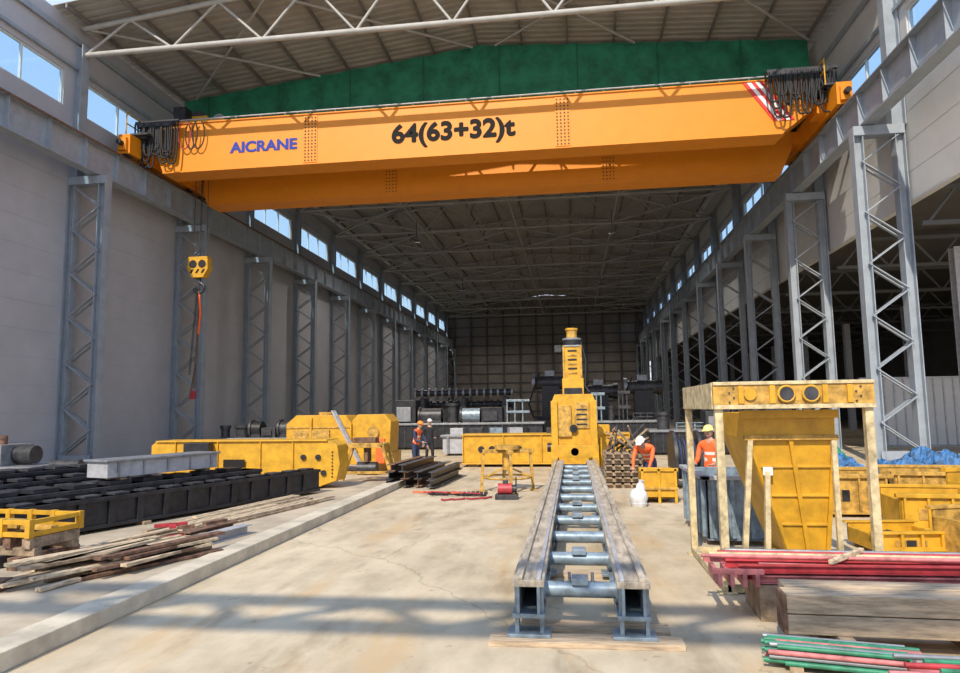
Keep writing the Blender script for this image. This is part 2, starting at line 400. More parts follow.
festoon('festoon_cables_drive',-19.9,-18.1,15.7,28.5,20,2.2)
festoon('festoon_cables_far',8.6,11.0,15.9,28.5,22,1.9)
b=B()
for i in range(3):
    pts=[(-17.7+i*.35+.3*math.cos(t),28.6,15.1-.7*math.sin(t)) for t in [k*math.pi/8 for k in range(-3,12)]]
    b.path(pts,.03,[RED,BLACK,BLACK][i],5)
b.build('power_cables',0,crane)
b=B()
for i,(mm) in enumerate((REDS,WHITE,REDS,WHITE,REDS)):
    xo=7.5+i*.17
    b.pr([(xo,28.765,15.68),(xo+.17,28.765,15.68),(xo+.17+1.15,28.765,13.95),(xo+1.15,28.765,13.95)],(0,.03,0),mm)
b.build('warning_stripes',0,crane)
def text(body,x,z,h,w,m,name,off,y=28.785):
    c=bpy.data.curves.new(name,'FONT'); c.body=body; c.size=h*1.4; c.extrude=.006; c.offset=off; c.materials.append(m)
    c.align_x='LEFT'; o=bpy.data.objects.new(name,c); bpy.context.collection.objects.link(o)
    o.rotation_euler=(math.pi/2,0,0); bpy.context.view_layer.update()
    o.scale=(w/max(.01,o.dimensions[0]),1,1); o.parent=crane; o.location=Vector((x,y,z))-crane.location
for k,(dx,dz) in enumerate(((0,0),(.05,0),(.025,.03),(.025,-.03))):
    text('64(63+32)t',-7.8+dx,14.12+dz,.82,5.55,BLKL,'capacity_lettering_%d'%k,.02,28.785-.001*k)
for k,dx in enumerate((0,.04,.02)): text('AICRANE',-15.5+dx,14.15+(.02 if k==2 else 0),.50,3.25,BLUEL,'maker_lettering_%d'%k,.012,28.785-.001*k)
b=B()
b.bx(-18.8,-16.2,29.3,33.2,15.85,16.1,YEL); b.bx(-18.5,-17.4,30,33,16.1,16.65,YEL)
b.cyl((-18.0,30.2,16.6),(-18.0,32.8,16.6),.42,DSTEEL,20); b.cyl((-16.8,30,16.4),(-16.8,31.2,16.4),.3,STEEL,16)
b.bx(-18.8,-18.2,29.4,30.0,16.1,16.9,BLK2); b.bx(-17.2,-16.5,32,33.0,16.1,16.7,BLK2); b.bx(-18.7,-18.4,29.5,33.2,15.6,15.85,DSTEEL)
for x in (-18.5,-16.5):
    for y in (29.5,32.9): b.cyl((x,y-.05,15.97),(x,y+.05,15.97),.15,DSTEEL,12)
b.build('hoist_trolley',.01,crane)
b=B(); hx,hy=-18.25,31.2; T0=9.35
for dx,dy in ((-.3,-.12),(-.1,.12),(.1,-.12),(.3,.12)): b.cyl((hx+dx,hy+dy,T0+.4),(hx+dx*.8,hy+dy,16.0),.018,DSTEEL,5)
b.pr([(hx-.5,hy-.22,T0+.5),(hx-.55,hy-.22,T0-.1),(hx-.3,hy-.22,T0-.55),(hx+.3,hy-.22,T0-.55),(hx+.55,hy-.22,T0-.1),(hx+.5,hy-.22,T0+.5)],(0,.44,0),YEL)
for dx in (-.24,.24): b.cyl((hx+dx,hy-.24,T0+.12),(hx+dx,hy+.24,T0+.12),.2,BLK2,16)
for i in range(3): b.pr([(hx-.42+i*.3,hy-.23,T0-.34),(hx-.3+i*.3,hy-.23,T0-.34),(hx-.18+i*.3,hy-.23,T0-.14),(hx-.30+i*.3,hy-.23,T0-.14)],(0,.012,0),BLKL)
b.cyl((hx,hy,T0-.5),(hx,hy,T0-.75),.09,DSTEEL,10)
pts=[(hx,hy,T0-.7)]+[(hx+.26*math.sin(t),hy,T0-1.05+.26*math.cos(t)) for t in [k*math.pi/8 for k in range(0,13)]]
b.path(pts,.075,DSTEEL,8)
b.build('hook_block',.008,crane)
b=B()
def chain(x,y,z0,z1,m,dx=0):
    n=int((z0-z1)/.14)
    for k in range(n):
        zc=z0-.14*k; xx=x+dx*k/n
        b.ring((xx,y,zc),.06,.02,m,'Y' if k%2 else 'X',8,4)
chain(hx,hy,8.25,3.2,RUST,-.1); chain(hx-.1,hy+.02,8.25,3.9,DSTEEL,-.3)
b.path([(hx,hy,8.1),(hx+.10,hy,7.0),(hx+.02,hy,6.0)],.06,HIVIS,6); b.path([(hx+.02,hy,6.0),(hx-.05,hy,4.6),(hx-.3,hy,3.0)],.04,RUST,6)
b.pr([(hx-.35,hy,2.8),(hx-.05,hy,2.8),(hx-.05,hy,3.2),(hx-.35,hy,3.2)],(0,.1,0),RED)
b.build('lifting_sling',0,crane)
# ================================================================ central track
b=B(); X0=.02; Y0,Y1=6.5,20.9
for sx in (-1,1):
    xc=X0+sx*.48
    b.bx(xc-.15,xc+.15,Y0,Y1,.50,.56,RAIL)
    b.bx(xc+sx*.08-.03,xc+sx*.08+.03,Y0,Y1,.56,.60,RAIL); b.bx(xc-sx*.10-.02,xc-sx*.10+.02,Y0,Y1,.56,.585,LGREY)
    b.bx(xc-.11,xc-.08,Y0,Y1,.26,.50,BLUEG); b.bx(xc+.08,xc+.11,Y0,Y1,.26,.50,BLUEG); b.bx(xc-.15,xc+.15,Y0,Y1,.22,.26,BLUEG)
    y=Y0+.05
    while y<Y1-.1:
        for d in (-.13,.1): b.bx(xc+d,xc+d+.04,y,y+.12,.07,.50,BLUEG)
        b.bx(xc-.2,xc+.2,y-.06,y+.2,.05,.08,BLUEG)
        for e in (-1,1): b.beam((xc+e*.12,y+.12,.46),(xc+e*.12,y+.5,.26),.03,.04,BLUEG)
        y+=2.35
y=Y0+.35
while y<Y1:
    b.cyl((X0-.38,y,.40),(X0+.38,y,.40),.075,BLUEG,14)
    for sx in (-1,1): b.cyl((X0+sx*.33,y,.40),(X0+sx*.38,y,.40),.12,BLUEG,14)
    if int(y*10)%2==0: b.bx(X0-.08,X0+.08,y-.1,y+.1,.46,.52,BLUEG)
    y+=1.35
for e in(-.1,.12): b.cyl((X0+e,Y0+.35,.47),(X0+e,Y0+.35,.56),.018,STEEL,6)
b.cyl((X0-.3,Y0+2,.33),(X0-.25,Y1-1,.33),.02,BLACK,6)
b.build('rail_track',.004)
b=B()
for i,(x,y,l,r) in enumerate([(.05,6.45,1.75,.02),(.1,6.85,1.5,-.03),(.0,9.0,1.4,0),(0,11.3,1.4,0),(0,13.7,1.4,0),(0,16,1.4,0),(0,18.4,1.4,0)]):
    b.box((x,y+.08,.025),(l,.26,.05),WOODX,r)
b.build('timber_sleepers',.004)
# ================================================================ central machine
b=B(); cx,cy=.02,21.9
b.bx(cx-.72,cx+.72,cy-.8,cy+1.2,.62,1.0,YEL)
for sx in (-1,1):
    b.bx(cx+sx*.62-.1,cx+sx*.62+.1,cy-.9,cy+1.3,.18,.66,YEL)
    for y in (cy-.5,cy+.9): b.cyl((cx+sx*.48-.06,y,.74),(cx+sx*.48+.06,y,.74),.14,DSTEEL,14)
    b.bx(cx+sx*.62-.14,cx+sx*.62+.14,cy-.9,cy+1.3,.0,.2,YELD)
b.pr([(cx-.66,cy-.55,1.0),(cx+.66,cy-.55,1.0),(cx+.66,cy-.55,2.35),(cx+.58,cy-.55,2.55),(cx-.58,cy-.55,2.55),(cx-.66,cy-.55,2.35)],(0,1.2,0),YEL)
b.bx(cx-.70,cx-.50,cy-.66,cy-.54,1.0,2.35,YEL); b.bx(cx+.50,cx+.70,cy-.66,cy-.54,1.0,2.35,YEL)
b.bx(cx-.48,cx-.08,cy-.64,cy-.54,1.25,2.2,YELD); b.bx(cx+.02,cx+.46,cy-.60,cy-.54,1.5,2.3,YELD)
b.cyl((cx-.02,cy-.68,1.5),(cx-.02,cy-.54,1.5),.12,BLK2,16); b.cyl((cx-.0,cy-.66,.8),(cx,cy-.8,.8),.12,BLK2,14)
for i in range(4): b.bx(cx+.08,cx+.40,cy-.615,cy-.6,1.6+i*.15,1.65+i*.15,BLK2)
b.bx(cx-.33,cx+.33,cy-.42,cy+.35,2.55,3.05,YEL)
b.bx(cx-.27,cx+.27,cy-.30,cy+.25,3.05,4.1,YEL)
for sx in(-1,1): b.bx(cx+sx*.27-.03,cx+sx*.27+.03,cy-.34,cy-.24,2.7,4.1,YELD)
for i in range(6): b.bx(cx-.14,cx+.14,cy-.33,cy-.29,3.2+i*.14,3.25+i*.14,BLK2 if i%2 else YELD)
b.bx(cx-.28,cx+.28,cy-.45,cy-.40,2.4,2.75,BLK2)
b.bx(cx-.30,cx+.30,cy-.33,cy+.28,4.05,4.10,STEEL)
b.cyl((cx,cy-.02,4.10),(cx,cy-.02,4.28),.28,BLK2,20); b.cyl((cx,cy-.02,4.28),(cx,cy-.02,4.34),.30,STEEL,20)
b.cyl((cx,cy-.02,4.34),(cx,cy-.02,4.60),.17,YELD,16); b.cyl((cx,cy-.02,4.60),(cx,cy-.02,4.66),.20,YEL,16)
b.bx(cx-.55,cx-.33,cy-.3,cy-.1,3.9,4.1,DSTEEL); b.bx(cx-.35,cx-.25,cy-.25,cy-.15,3.95,4.05,DSTEEL)
b.path([(cx+.28,cy-.3,4.2),(cx+.42,cy-.35,3.6),(cx+.38,cy-.4,2.8),(cx+.5,cy-.5,2.6)],.03,BLACK,6)
b.cyl((cx+.8,cy-.2,.3),(cx+.8,cy-.2,1.2),.05,YEL,8); b.cyl((cx-.85,cy-.2,.9),(cx-.68,cy-.2,.9),.14,BLK2,12)
b.build('track_jacking_machine',.012)
b=B(); b.bx(-4.1,2.0,25.2,26.3,.15,1.15,YEL)
b.bx(-4.15,2.05,25.13,26.37,1.15,1.2,YEL); b.bx(-4.15,2.05,25.13,26.37,.1,.15,YEL)
for x in (-4.1,-2.6,-1.2,.9,1.95): b.bx(x,x+.04,25.13,25.2,.15,1.15,YEL)
for x in (-3.4,-3.0,-2.0): b.cyl((x,25.17,.65),(x,25.205,.65),.12,BLK2,14)
for x in (-3.7,1.4): b.bx(x-.2,x+.2,25.3,26.2,0,.12,WOODD)
b.bx(-1.0,-.5,25.6,26.0,1.2,1.4,DSTEEL); b.bx(.9,1.3,25.4,25.9,1.2,1.5,YEL)
b.build('yellow_box_girder',.01)
b=B(); sx_,sy_=-1.75,18.0
b.T=Matrix.Translation((sx_,sy_,0))@Matrix.Rotation(.25,4,'Z')
b.cyl((0,0,1.08),(0,0,1.18),.33,YELD,20); b.cyl((0,0,.55),(0,0,1.08),.10,YELD,12); b.bx(-.65,.65,-.07,.07,.98,1.08,YELD); b.bx(-.07,.07,-.6,.6,.98,1.08,YELD)
for dx,dy in ((-.62,0),(.62,0),(0,-.58),(0,.58)):
    b.beam((dx,dy,1.0),(dx*1.1,dy*1.1,.03),.07,.07,YELD); b.beam((dx*.1,dy*.1,.6),(dx*1.05,dy*1.05,.35),.04,.05,YELD)
    b.bx(dx*1.1-.08,dx*1.1+.08,dy*1.1-.08,dy*1.1+.08,0,.03,YELD)
b.ring((0,0,.36),.62,.03,YELD,'Z',16,5)
b.build('work_stand',.004)
b=B(); b.T=Matrix.Translation((-1.6,16.4,0))
b.cyl((-.22,0,.24),(.12,0,.24),.13,RED,16); b.bx(-.28,.25,-.16,.16,.0,.12,DSTEEL); b.cyl((.12,0,.24),(.22,0,.24),.09,DSTEEL,12)
b.bx(-.1,.02,-.05,.05,.36,.44,DSTEEL); b.cyl((.2,.1,.1),(.2,.1,.5),.02,DSTEEL,6)
b.build('electric_pump',.005)
b=B()
for k in range(5):
    pts=[];x=-2.0-.15*k;y=16.6+.12*k
    for i in range(18):
        pts.append((x,y,.03+.015*(k%3))); x-=U(.02,.15); y+=U(-.12,.12)
    b.path(pts,.022,[RED,BLACK,RED,BLACK,HIVIS][k],6)
for i in range(14): b.bx(-3.7+.11*i,-3.63+.11*i,17.2+.1*R(),17.3+.15*R(),.0,.06,DSTEEL)
b.build('cable_tangle')
# ================================================================ left group
b=B(); yb=17.2; 
prof=[(-11.3,.42),(-11.3,1.28),(-11.15,1.38),(-6.35,1.38),(-6.1,1.25),(-6.02,.75),(-6.12,.34),(-6.5,.22),(-11.0,.22)]
b.pr([(x,yb,z) for x,z in prof],(0,.75,0),YEL)
b.bx(-11.15,-6.35,yb-.06,yb+.81,1.36,1.40,YEL); b.bx(-11.0,-6.5,yb-.06,yb+.81,.2,.24,YEL)
for x in (-10.6,-9.4,-8.2,-7.3): b.bx(x,x+.03,yb-.05,yb,.24,1.36,YEL)
for x,z in ((-7.0,.95),(-6.6,.95),(-6.45,.55)): b.cyl((x,yb-.06,z),(x,yb,z),.07,BLK2,14)
for x in (-6.75,-10.7): b.cyl((x,yb+.1,.38),(x,yb+.65,.38),.24,DSTEEL,18)
b.bx(-10.2,-9.5,yb-.3,yb-.05,1.0,1.35,BLK2); b.bx(-9.2,-8.6,yb-.07,yb-.05,.7,.9,BLKL)
for i in range(8): b.cyl((-6.22,yb-.03,.45+.09*i),(-6.22,yb,.45+.09*i),.02,BLK2,6)
b.bx(-8.5,-8.1,yb,yb+.7,.14,.24,WOODD)
b.build('crane_end_carriage',.01)
b=B(); b.T=Matrix.Translation((-8.0,23.0,0))
b.bx(-1.9,1.9,-.8,.9,.35,.72,YEL); b.bx(-1.9,-1.6,-.8,.9,0,.35,YEL); b.bx(1.2,1.5,-.8,.9,.0,.35,YEL)
b.pr([(-1.75,-.6,.72),(.55,-.6,.72),(.55,-.6,1.72),(.35,-.6,1.98),(-1.4,-.6,2.0),(-1.75,-.6,1.7)],(0,1.3,0),YEL)
b.bx(-1.5,-.2,-.66,-.6,.9,1.5,YELD); b.bx(-.9,-.82,-.68,-.6,.75,1.9,YEL); b.bx(-1.75,.5,-.63,-.6,1.55,1.6,YELD)
b.pr([(.55,-.5,.72),(1.85,-.5,.72),(1.9,-.5,1.75),(1.7,-.5,2.0),(.75,-.5,2.0),(.55,-.5,1.8)],(0,1.1,0),YEL)
b.cyl((1.3,-.58,1.4),(1.3,-.5,1.4),.2,YELD,18); b.bx(.7,1.8,-.54,-.5,.95,1.0,YELD)
b.beam((.0,-.85,2.15),(1.05,-1.25,.45),.20,.05,LGREY)
for i in range(6): b.box((.08+.15*i,-.90-.057*i,1.98-.24*i),(.18,.02,.03),STEEL)
b.bx(-1.5,-1.0,-1.05,-.8,.35,.85,YELD); b.cyl((-.8,-.95,.55),(.1,-.95,.55),.14,BLK2,14); b.bx(1.5,1.8,-.95,-.8,.4,1.2,HIVIS)
b.cyl((-.6,.1,1.95),(-.6,.1,2.1),.25,YELD,16); b.cyl((-.6,.1,2.1),(-.6,.1,2.16),.1,DSTEEL,12)
b.build('hoist_winch',.012)
b=B(); b.T=Matrix.Translation((-6.2,19.9,0))
for x in (-.9,.9): b.beam((x,0,0),(x*.6,0,1.1),.1,.1,YELD); b.beam((x,.6,0),(x*.6,.6,1.1),.1,.1,YELD); b.beam((x*.6,0,1.1),(x*.6,.6,1.1),.1,.1,YELD)
b.beam((-.55,0,1.1),(.55,0,1.1),.1,.14,YELD); b.beam((-.55,.6,1.1),(.55,.6,1.1),.1,.14,YELD); b.beam((-.8,0,.3),(.8,0,.3),.06,.08,YELD)
b.bx(-.4,.3,.1,.5,1.17,1.32,RUST); b.cyl((-.3,.3,.4),(.3,.3,.4),.2,DSTEEL,14); b.bx(-.06,.06,.1,.5,.6,1.17,RUST)
b.build('trestle_frame',.004)
b=B(); b.T=Matrix.Translation((-4.3,20.6,0))@Matrix.Rotation(-.05,4,'Z')
for j in range(3):
    for i in range(4):
        x=-.65+.4*i+U(-.03,.03); b.ib((x,-2.2+U(-.2,.2),.15+.2*j),(x,1.4+U(-.3,.3),.15+.2*j),.22,.2,[DSTEEL,BLK2,RUST,DSTEEL][(i+j)%4],.025) if not(j>1 and i in(2,3)) else None
for y in (-1.6,1.0): b.bx(-.8,.7,y,y+.15,.0,.05,WOODD)
b.build('steel_beam_stack',.003)
def rot(px,py,ang): return Matrix.Translation((px,py,.14))@Matrix.Rotation(ang,4,'Z')
AN=-math.radians(19)
def dent(b,x,w,l0,l1,z0,z1,m,pitch=.55):
    b.bx(x-w,x,l0,l1,z0,z1,m); b.bx(x-w-.03,x+.05,l0,l1,z1-.07,z1,m); b.bx(x-w-.03,x+.05,l0,l1,z0,z0+.06,m)
    y=l0+.05
    while y<l1-.1: b.bx(x,x+.045,y,y+.12,z0+.06,z1-.07,m); y+=pitch
b=B(); b.T=rot(-6.2,16.4,AN)
dent(b,0,.34,-9.0,-.1,.06,.58,BLK2); 
for y in (-8,-5,-2): b.bx(-.38,.1,y,y+.15,0,.06,WOODD)
for i in range(16): b.bx(-.30,-.05,-8.8+.55*i,-8.5+.55*i,.58,.62,DSTEEL)
b.build('black_track_beam',.006)
b=B(); b.T=rot(-6.9,16.0,AN)
dent(b,-.3,.45,-9.5,-.6,.06,.66,DSTEEL,.8); dent(b,-.9,.4,-9.5,-1.0,.06,.5,DSTEEL,.7)
for y in (-8,-5,-2): b.bx(-1.4,-.2,y,y+.15,0,.06,WOODD)
for i in range(12): b.bx(-.72,-.35,-9.3+.7*i,-8.85+.7*i,.66,.74,BLK2)
b.build('black_track_beam',.006)
b=B(); b.T=rot(-8.6,15.6,AN)
for k in range(3):
    dent(b,-.2-.62*k,.5,-9.0+.5*k,-.6-.3*k,.06,.56+.14*k,[BLK2,DSTEEL,BLK2][k],.6)
    for i in range(14): b.bx(-.62-.62*k,-.28-.62*k,-8.4+.55*i,-8.1+.55*i,.56+.14*k,.62+.14*k,DSTEEL)
for y in (-8,-5,-2): b.bx(-2.0,-.1,y,y+.15,0,.06,WOODD)
b.build('black_track_beam',.006)
b=B(); b.T=rot(-7.6,14.9,AN)
b.bx(-.65,-.05,-3.2,-.6,.80,1.10,LGREY); b.bx(-.7,0,-3.25,-.55,1.10,1.14,STEEL)
for y in (-2.9,-.9): b.bx(-.6,-.1,y,y+.15,.745,.80,WOODD)
for i in range(5): b.bx(-.05,-.02,-3.0+.55*i,-2.96+.55*i,.82,1.08,STEEL)
b.build('grey_cable_tray_box',.006)
b=B(); b.T=rot(-11.9,14.2,AN)
for k in range(3):
    b.bx(-.9*k-.7,-.9*k,-6.5+.6*k,1.0,.06,.36+.1*k,[LGREY,DSTEEL,STEEL][k]); b.bx(-.9*k-.75,-.9*k+.04,-6.55+.6*k,1.05,.36+.1*k,.41+.1*k,DSTEEL)
    for i in range(11): b.bx(-.9*k-.6,-.9*k-.1,-6.2+.65*i,-5.9+.65*i,.41+.1*k,.48+.1*k,BLK2)
b.bx(-2.6,0,-4,-3.8,0,.06,WOODD); b.bx(-2.6,0,0,.2,0,.06,WOODD)
b.build('steel_section_stack',.006)
b=B(); b.T=Matrix.Translation((-16.0,18.1,.0))
b.bx(-1.2,1.0,-.8,.8,.14,.7,STEEL); b.bx(-1.0,-.1,-.6,.6,.7,1.3,STEEL); b.cyl((-.1,0,1.0),(.5,0,1.0),.26,DSTEEL,16); b.cyl((-.6,0,1.3),(-.6,0,1.55),.12,RUST,10)
b.bx(.2,.6,-.85,-.8,.2,.6,BLK2); b.bx(1.0,2.2,-.5,.5,.14,.55,BLK2); b.cyl((1.2,-.2,.7),(2.1,-.2,.7),.16,DSTEEL,12)
b.build('gear_reducer',.01)
b=B(); b.T=rot(-5.35,15.2,AN*.6)
for k in range(16):
    x=-.95+.13*(k%8)+U(-.04,.04); z=.02+.045*(k//8); l=U(3.0,5.0); y=-U(.0,1.6)
    b.box((x-.1,y-l/2,z+.0),(.11,l,.04),[WOOD,WOODD,WOOD][k%3],U(-.03,.03))
b.build('timber_planks',.003)
b=B(); b.T=Matrix.Translation((-6.1,8.5,.14))@Matrix.Rotation(-.35,4,'Z')
for k in range(34):
    x=U(-.5,.6); z=.03+.05*(k//7); l=U(1.2,2.4); y=U(-.5,.6)
    b.box((x,y,z),(U(.08,.16),l,.04),[WOOD,WOODD,WOOD,WOOD,RUST][k%5],U(-.16,.16))
b.build('timber_offcuts',.003)
b=B(); b.T=Matrix.Translation((-5.75,11.2,.14))@Matrix.Rotation(-.2,4,'Z')
b.bx(-.65,-.35,-1.2,-.3,.0,.05,RUST); b.ib((.1,-1.3,.10),(.1,-.2,.10),.2,.2,RUST,.02); b.ib((.38,-1.3,.08),(.38,-.2,.08),.2,.16,LGREY,.02)
for i in range(8): b.box((U(-.6,.4),U(-1.1,-.4),.075 if i%2 else .22),(.1,U(.2,.5),.05),RED if i%3==0 else RUST,U(-1,1))
b.build('rusty_channel_sections',.003)
b=B(); b.T=Matrix.Translation((-7.9,8.75,.14))@Matrix.Rotation(-.12,4,'Z')
for z in (.44,.60):
    for y in (-.4,.4): b.beam((-.85,y,z),(.85,y,z),.06,.06,YEL)
    for x in (-.85,.85): b.beam((x,-.4,z),(x,.4,z),.06,.06,YEL)
for x in (-.85,-.4,0,.4,.85):
    for y in (-.4,.4): b.bx(x-.04,x+.04,y-.04,y+.04,.40,.64,YEL)
b.bx(-.3,.3,-.1,.1,.46,.56,YELD); b.bx(-.85,.85,-.05,.05,.44,.5,YELD); b.cyl((-.6,0,.46),(-.6,0,.7),.08,YELD,10)
for k in range(6): b.beam((-.8+.32*k,-.4,.33),(-.8+.32*k,.4,.33),.13,.14,[RUST,WOODD][k%2])
for k in range(5): b.beam((-.7+.35*k,-.5,.08),(-.7+.35*k,.5,.08),.16,.16,[RUST,DSTEEL][k%2])
b.beam((-.9,-.3,.21),(.9,-.3,.21),.12,.1,WOODD); b.beam((-.9,.3,.21),(.9,.3,.21),.12,.1,WOODD)
b.build('yellow_guide_frame',.004)
b=B(); b.T=Matrix.Translation((-6.75,7.35,.14))
for (x,y,rz) in ((0,-.1,.2),(-.5,.1,-.3),(-.25,-.5,.5)): b.box((x,y,.06),(.42,.28,.12),RUST,rz); b.box((x,y,.135),(.2,.12,.03),DSTEEL,rz+.3)
b.build('steel_packing_plates',.006)
# ================================================================ right group
b=B(); xa,xb_,ya,yb2=1.70,3.36,8.4,10.5
H=2.10
for (x,y) in ((xa,ya),(xb_,ya),(xa,yb2),(xb_,yb2)):
    b.bx(x-.045,x+.045,y-.045,y+.045,.0,H,CREAM); b.bx(x-.1,x+.1,y-.1,y+.1,0,.02,CREAM)
b.bx(xa-.06,xb_+.06,ya-.09,ya+.09,H,H+.05,CREAM); b.bx(xa-.06,xb_+.06,ya-.07,ya+.07,H+.05,H+.28,YELD); b.bx(xa-.06,xb_+.06,ya-.09,ya+.09,H+.28,H+.32,CREAM)
b.bx(xa-.06,xb_+.06,yb2-.07,yb2+.07,H,H+.3,YELD)
for x in (xa,xb_): b.bx(x-.07,x+.07,ya,yb2,H,H+.31,CREAM)
for x in (2.45,2.72): b.cyl((x,ya-.12,H+.17),(x,ya-.05,H+.17),.08,DSTEEL,16); b.ring((x,ya-.11,H+.17),.09,.015,YEL,'Y',16,5)
b.cyl((2.05,ya-.1,H+.17),(2.05,ya-.05,H+.17),.07,YEL,16)
for x in (1.95,2.30,2.88,3.15): b.bx(x-.03,x+.03,ya-.1,ya-.06,H+.06,H+.27,YEL)
for x in (1.82,3.22): 
    for i in range(4): b.cyl((x+.05*(i%2),ya-.085,H+.08+.055*i),(x+.05*(i%2),ya-.06,H+.08+.055*i),.012,DSTEEL,6)
for z in (.06,):
    b.beam((xa,ya,z),(xa,yb2,z),.09,.09,CREAM); b.beam((xa,ya,z),(xb_,ya,z),.09,.09,CREAM); b.beam((xb_,ya,z),(xb_,yb2,z),.09,.09,CREAM); b.beam((xa,yb2,z),(xb_,yb2,z),.09,.09,CREAM)
b.build('steel_support_frame',.004)
b=B(); T=[(2.05,8.75,2.05),(3.12,8.75,2.05),(3.12,10.1,2.05),(2.05,10.1,2.05)]; M_=[(2.07,8.75,1.75),(3.11,8.75,1.75),(3.11,10.1,1.75),(2.07,10.1,1.75)]; Q=[(2.55,8.95,.30),(3.02,8.95,.30),(3.02,9.8,.30),(2.55,9.8,.30)]
def quadshell(A,C,m):
    b.add([*A,*C],[(0,1,5,4),(1,2,6,5),(2,3,7,6),(3,0,4,7)],m)
quadshell(M_,T,YEL); quadshell(Q,M_,YEL)
b.add(Q,[(0,3,2,1)],YEL)
b.bx(2.02,3.15,8.70,8.76,1.98,2.08,YEL); b.bx(2.05,3.13,8.69,8.75,1.72,1.78,YELD)
for k in (0,1,2):
    t=k/2; x1=2.09+1.00*t; x0=2.57+.43*t; b.beam((x1,8.73,1.75),(x0,8.93,.32),.05,.05,YEL)
for z in (1.4,1.05,.7):
    t=(1.75-z)/1.45; b.beam((2.08+.48*t,8.74+.2*t,z),(3.10-.08*t,8.74+.2*t,z),.03,.03,YEL)
b.bx(2.50,3.05,8.9,9.85,.1,.32,YELD); b.cyl((2.78,8.82,.22),(2.78,8.9,.22),.09,BLK2,14); b.bx(2.55,3.0,8.9,9.8,.0,.1,YELD)
b.beam((2.12,8.72,1.72),(1.96,8.72,.0),.07,.06,CREAM); b.beam((2.30,8.72,1.35),(2.24,8.72,.0),.07,.06,CREAM); b.beam((1.95,8.9,.05),(2.5,8.9,.05),.08,.08,CREAM)
b.bx(3.05,3.11,8.7,8.76,.0,1.72,CREAM)
b.bx(2.25,2.36,8.70,8.72,1.3,1.4,WHITE)
b.build('yellow_hopper',.004)
b=B(); x0,x1,y0,y1=2.0,3.3,11.1,13.2
b.bx(x0,x1,y0,y1,.08,.12,BLUEG)
for (a,c,d,e) in ((x0,x1,y0,y0+.04),(x0,x1,y1-.04,y1),(x0,x0+.04,y0,y1),(x1-.04,x1,y0,y1)): b.bx(a,c,d,e,.1,1.02,BLUEG)
for i in range(7): y=y0+.1+i*.3; b.bx(x0-.05,x0,y,y+.06,.12,1.0,BLUEG)
for i in range(5): x=x0+.08+i*.28; b.bx(x,x+.06,y0-.05,y0,.12,1.0,BLUEG)
b.bx(x0-.07,x0+.06,y0-.07,y1+.05,1.0,1.06,LGREY); b.bx(x0-.07,x1+.05,y0-.07,y0+.06,1.0,1.06,LGREY); b.bx(x1-.06,x1+.05,y0-.07,y1+.05,1.0,1.06,LGREY)
for yy in (y0+.2,y1-.4): b.bx(x0,x1,yy,yy+.2,0,.08,WOODD)
for i in range(9): b.box((U(x0+.4,x1-.4),U(y0+.4,y1-.4),.2+.08*i),(.5,.4,.1),[DSTEEL,STEEL,RUST][i%3],U(-.2,.2))
b.build('steel_skip_container',.006)
b=B(); b.T=Matrix.Translation((1.85,16.2,0))
b.bx(-.38,.38,-.4,.4,.1,.14,YELD); b.bx(-.38,.38,-.4,-.36,.1,.72,YEL); b.bx(-.38,.38,.36,.4,.1,.72,YEL); b.bx(-.38,-.34,-.4,.4,.1,.72,YEL); b.bx(.34,.38,-.4,.4,.1,.72,YEL)
for x in (-.36,0,.36): b.bx(x-.03,x+.03,-.44,-.4,.0,.76,YEL)
b.bx(-.42,.42,-.44,-.38,.70,.77,YEL); b.bx(-.42,.42,-.45,-.39,.3,.35,YELD); b.bx(-.3,.3,-.3,.3,.14,.6,DSTEEL)
for x in (-.34,.34): b.bx(x-.03,x+.03,.3,.4,0,.1,YEL)
b.build('yellow_parts_crate',.006)
b=B()
b.sph((0,0,.2),(.2,.17,.20),WHITEB,14,9); b.sph((.05,.02,.38),(.1,.09,.14),WHITEB,10,7); b.cyl((.06,.02,.46),(.08,.02,.56),.03,WHITEB,8,.07); b.cyl((0,0,0),(0,0,.08),.16,WHITEB,12,.19)
o=b.build('white_sack',0); o.location=(1.35,15.3,0)
b=B(); b.T=Matrix.Translation((1.35,19.2,0))
for j in range(6):
    for i in range(5): b.box((-.45+.23*i,0,.11+.16*j),(.16,1.3,.04),WOODD,U(-.02,.02))
    for i in range(3): b.box((0,-.5+.5*i,.045+.16*j+.0),(1.1,.12,.09),WOODD)
for i in range(22): b.beam((U(-.5,.6),U(-.5,.5),.95),(U(-.5,.7),U(-.5,.5),U(1.1,1.65)),.03,.05,[WOODD,RUST,DSTEEL][i%3])
b.build('wooden_pallet_stack',.003)
b=B(); b.T=Matrix.Translation((2.9,18.8,0))
b.cyl((-.35,0,.75),(-.27,0,.75),.75,DSTEEL,28); b.cyl((.27,0,.75),(.35,0,.75),.75,DSTEEL,28); b.cyl((-.27,0,.75),(.27,0,.75),.45,BLACK,24)
for i in range(8): b.ring((-.22+.06*i,0,.75),.5,.04,[BLACK,NAVY][i%2],'X',22,5)
b.build('cable_reel',0)
b=B(); b.T=Matrix.Translation((1.80,6.45,0))@Matrix.Rotation(-.04,4,'Z')
for k,(y,z) in enumerate(((0,.16),(.28,.16),(0,.335),(.3,.335))):
    b.bx(.0+.06*(k%2),3.7,y,y+.25,z,z+.165,WOODX)
for x in (.4,1.6,3.0): b.bx(x,x+.12,-.1,.7,.08,.16,WOODD)
for x in (.3,1.5,2.9): b.bx(x,x+.2,-.05,.65,.0,.08,WOODD)
b.bx(-0.03,.0,-.01,.25,.16,.50,RUST)
b.build('timber_beam_stack',.008)
b=B(); b.T=Matrix.Translation((1.5,7.4,0))@Matrix.Rotation(-.03,4,'Z')
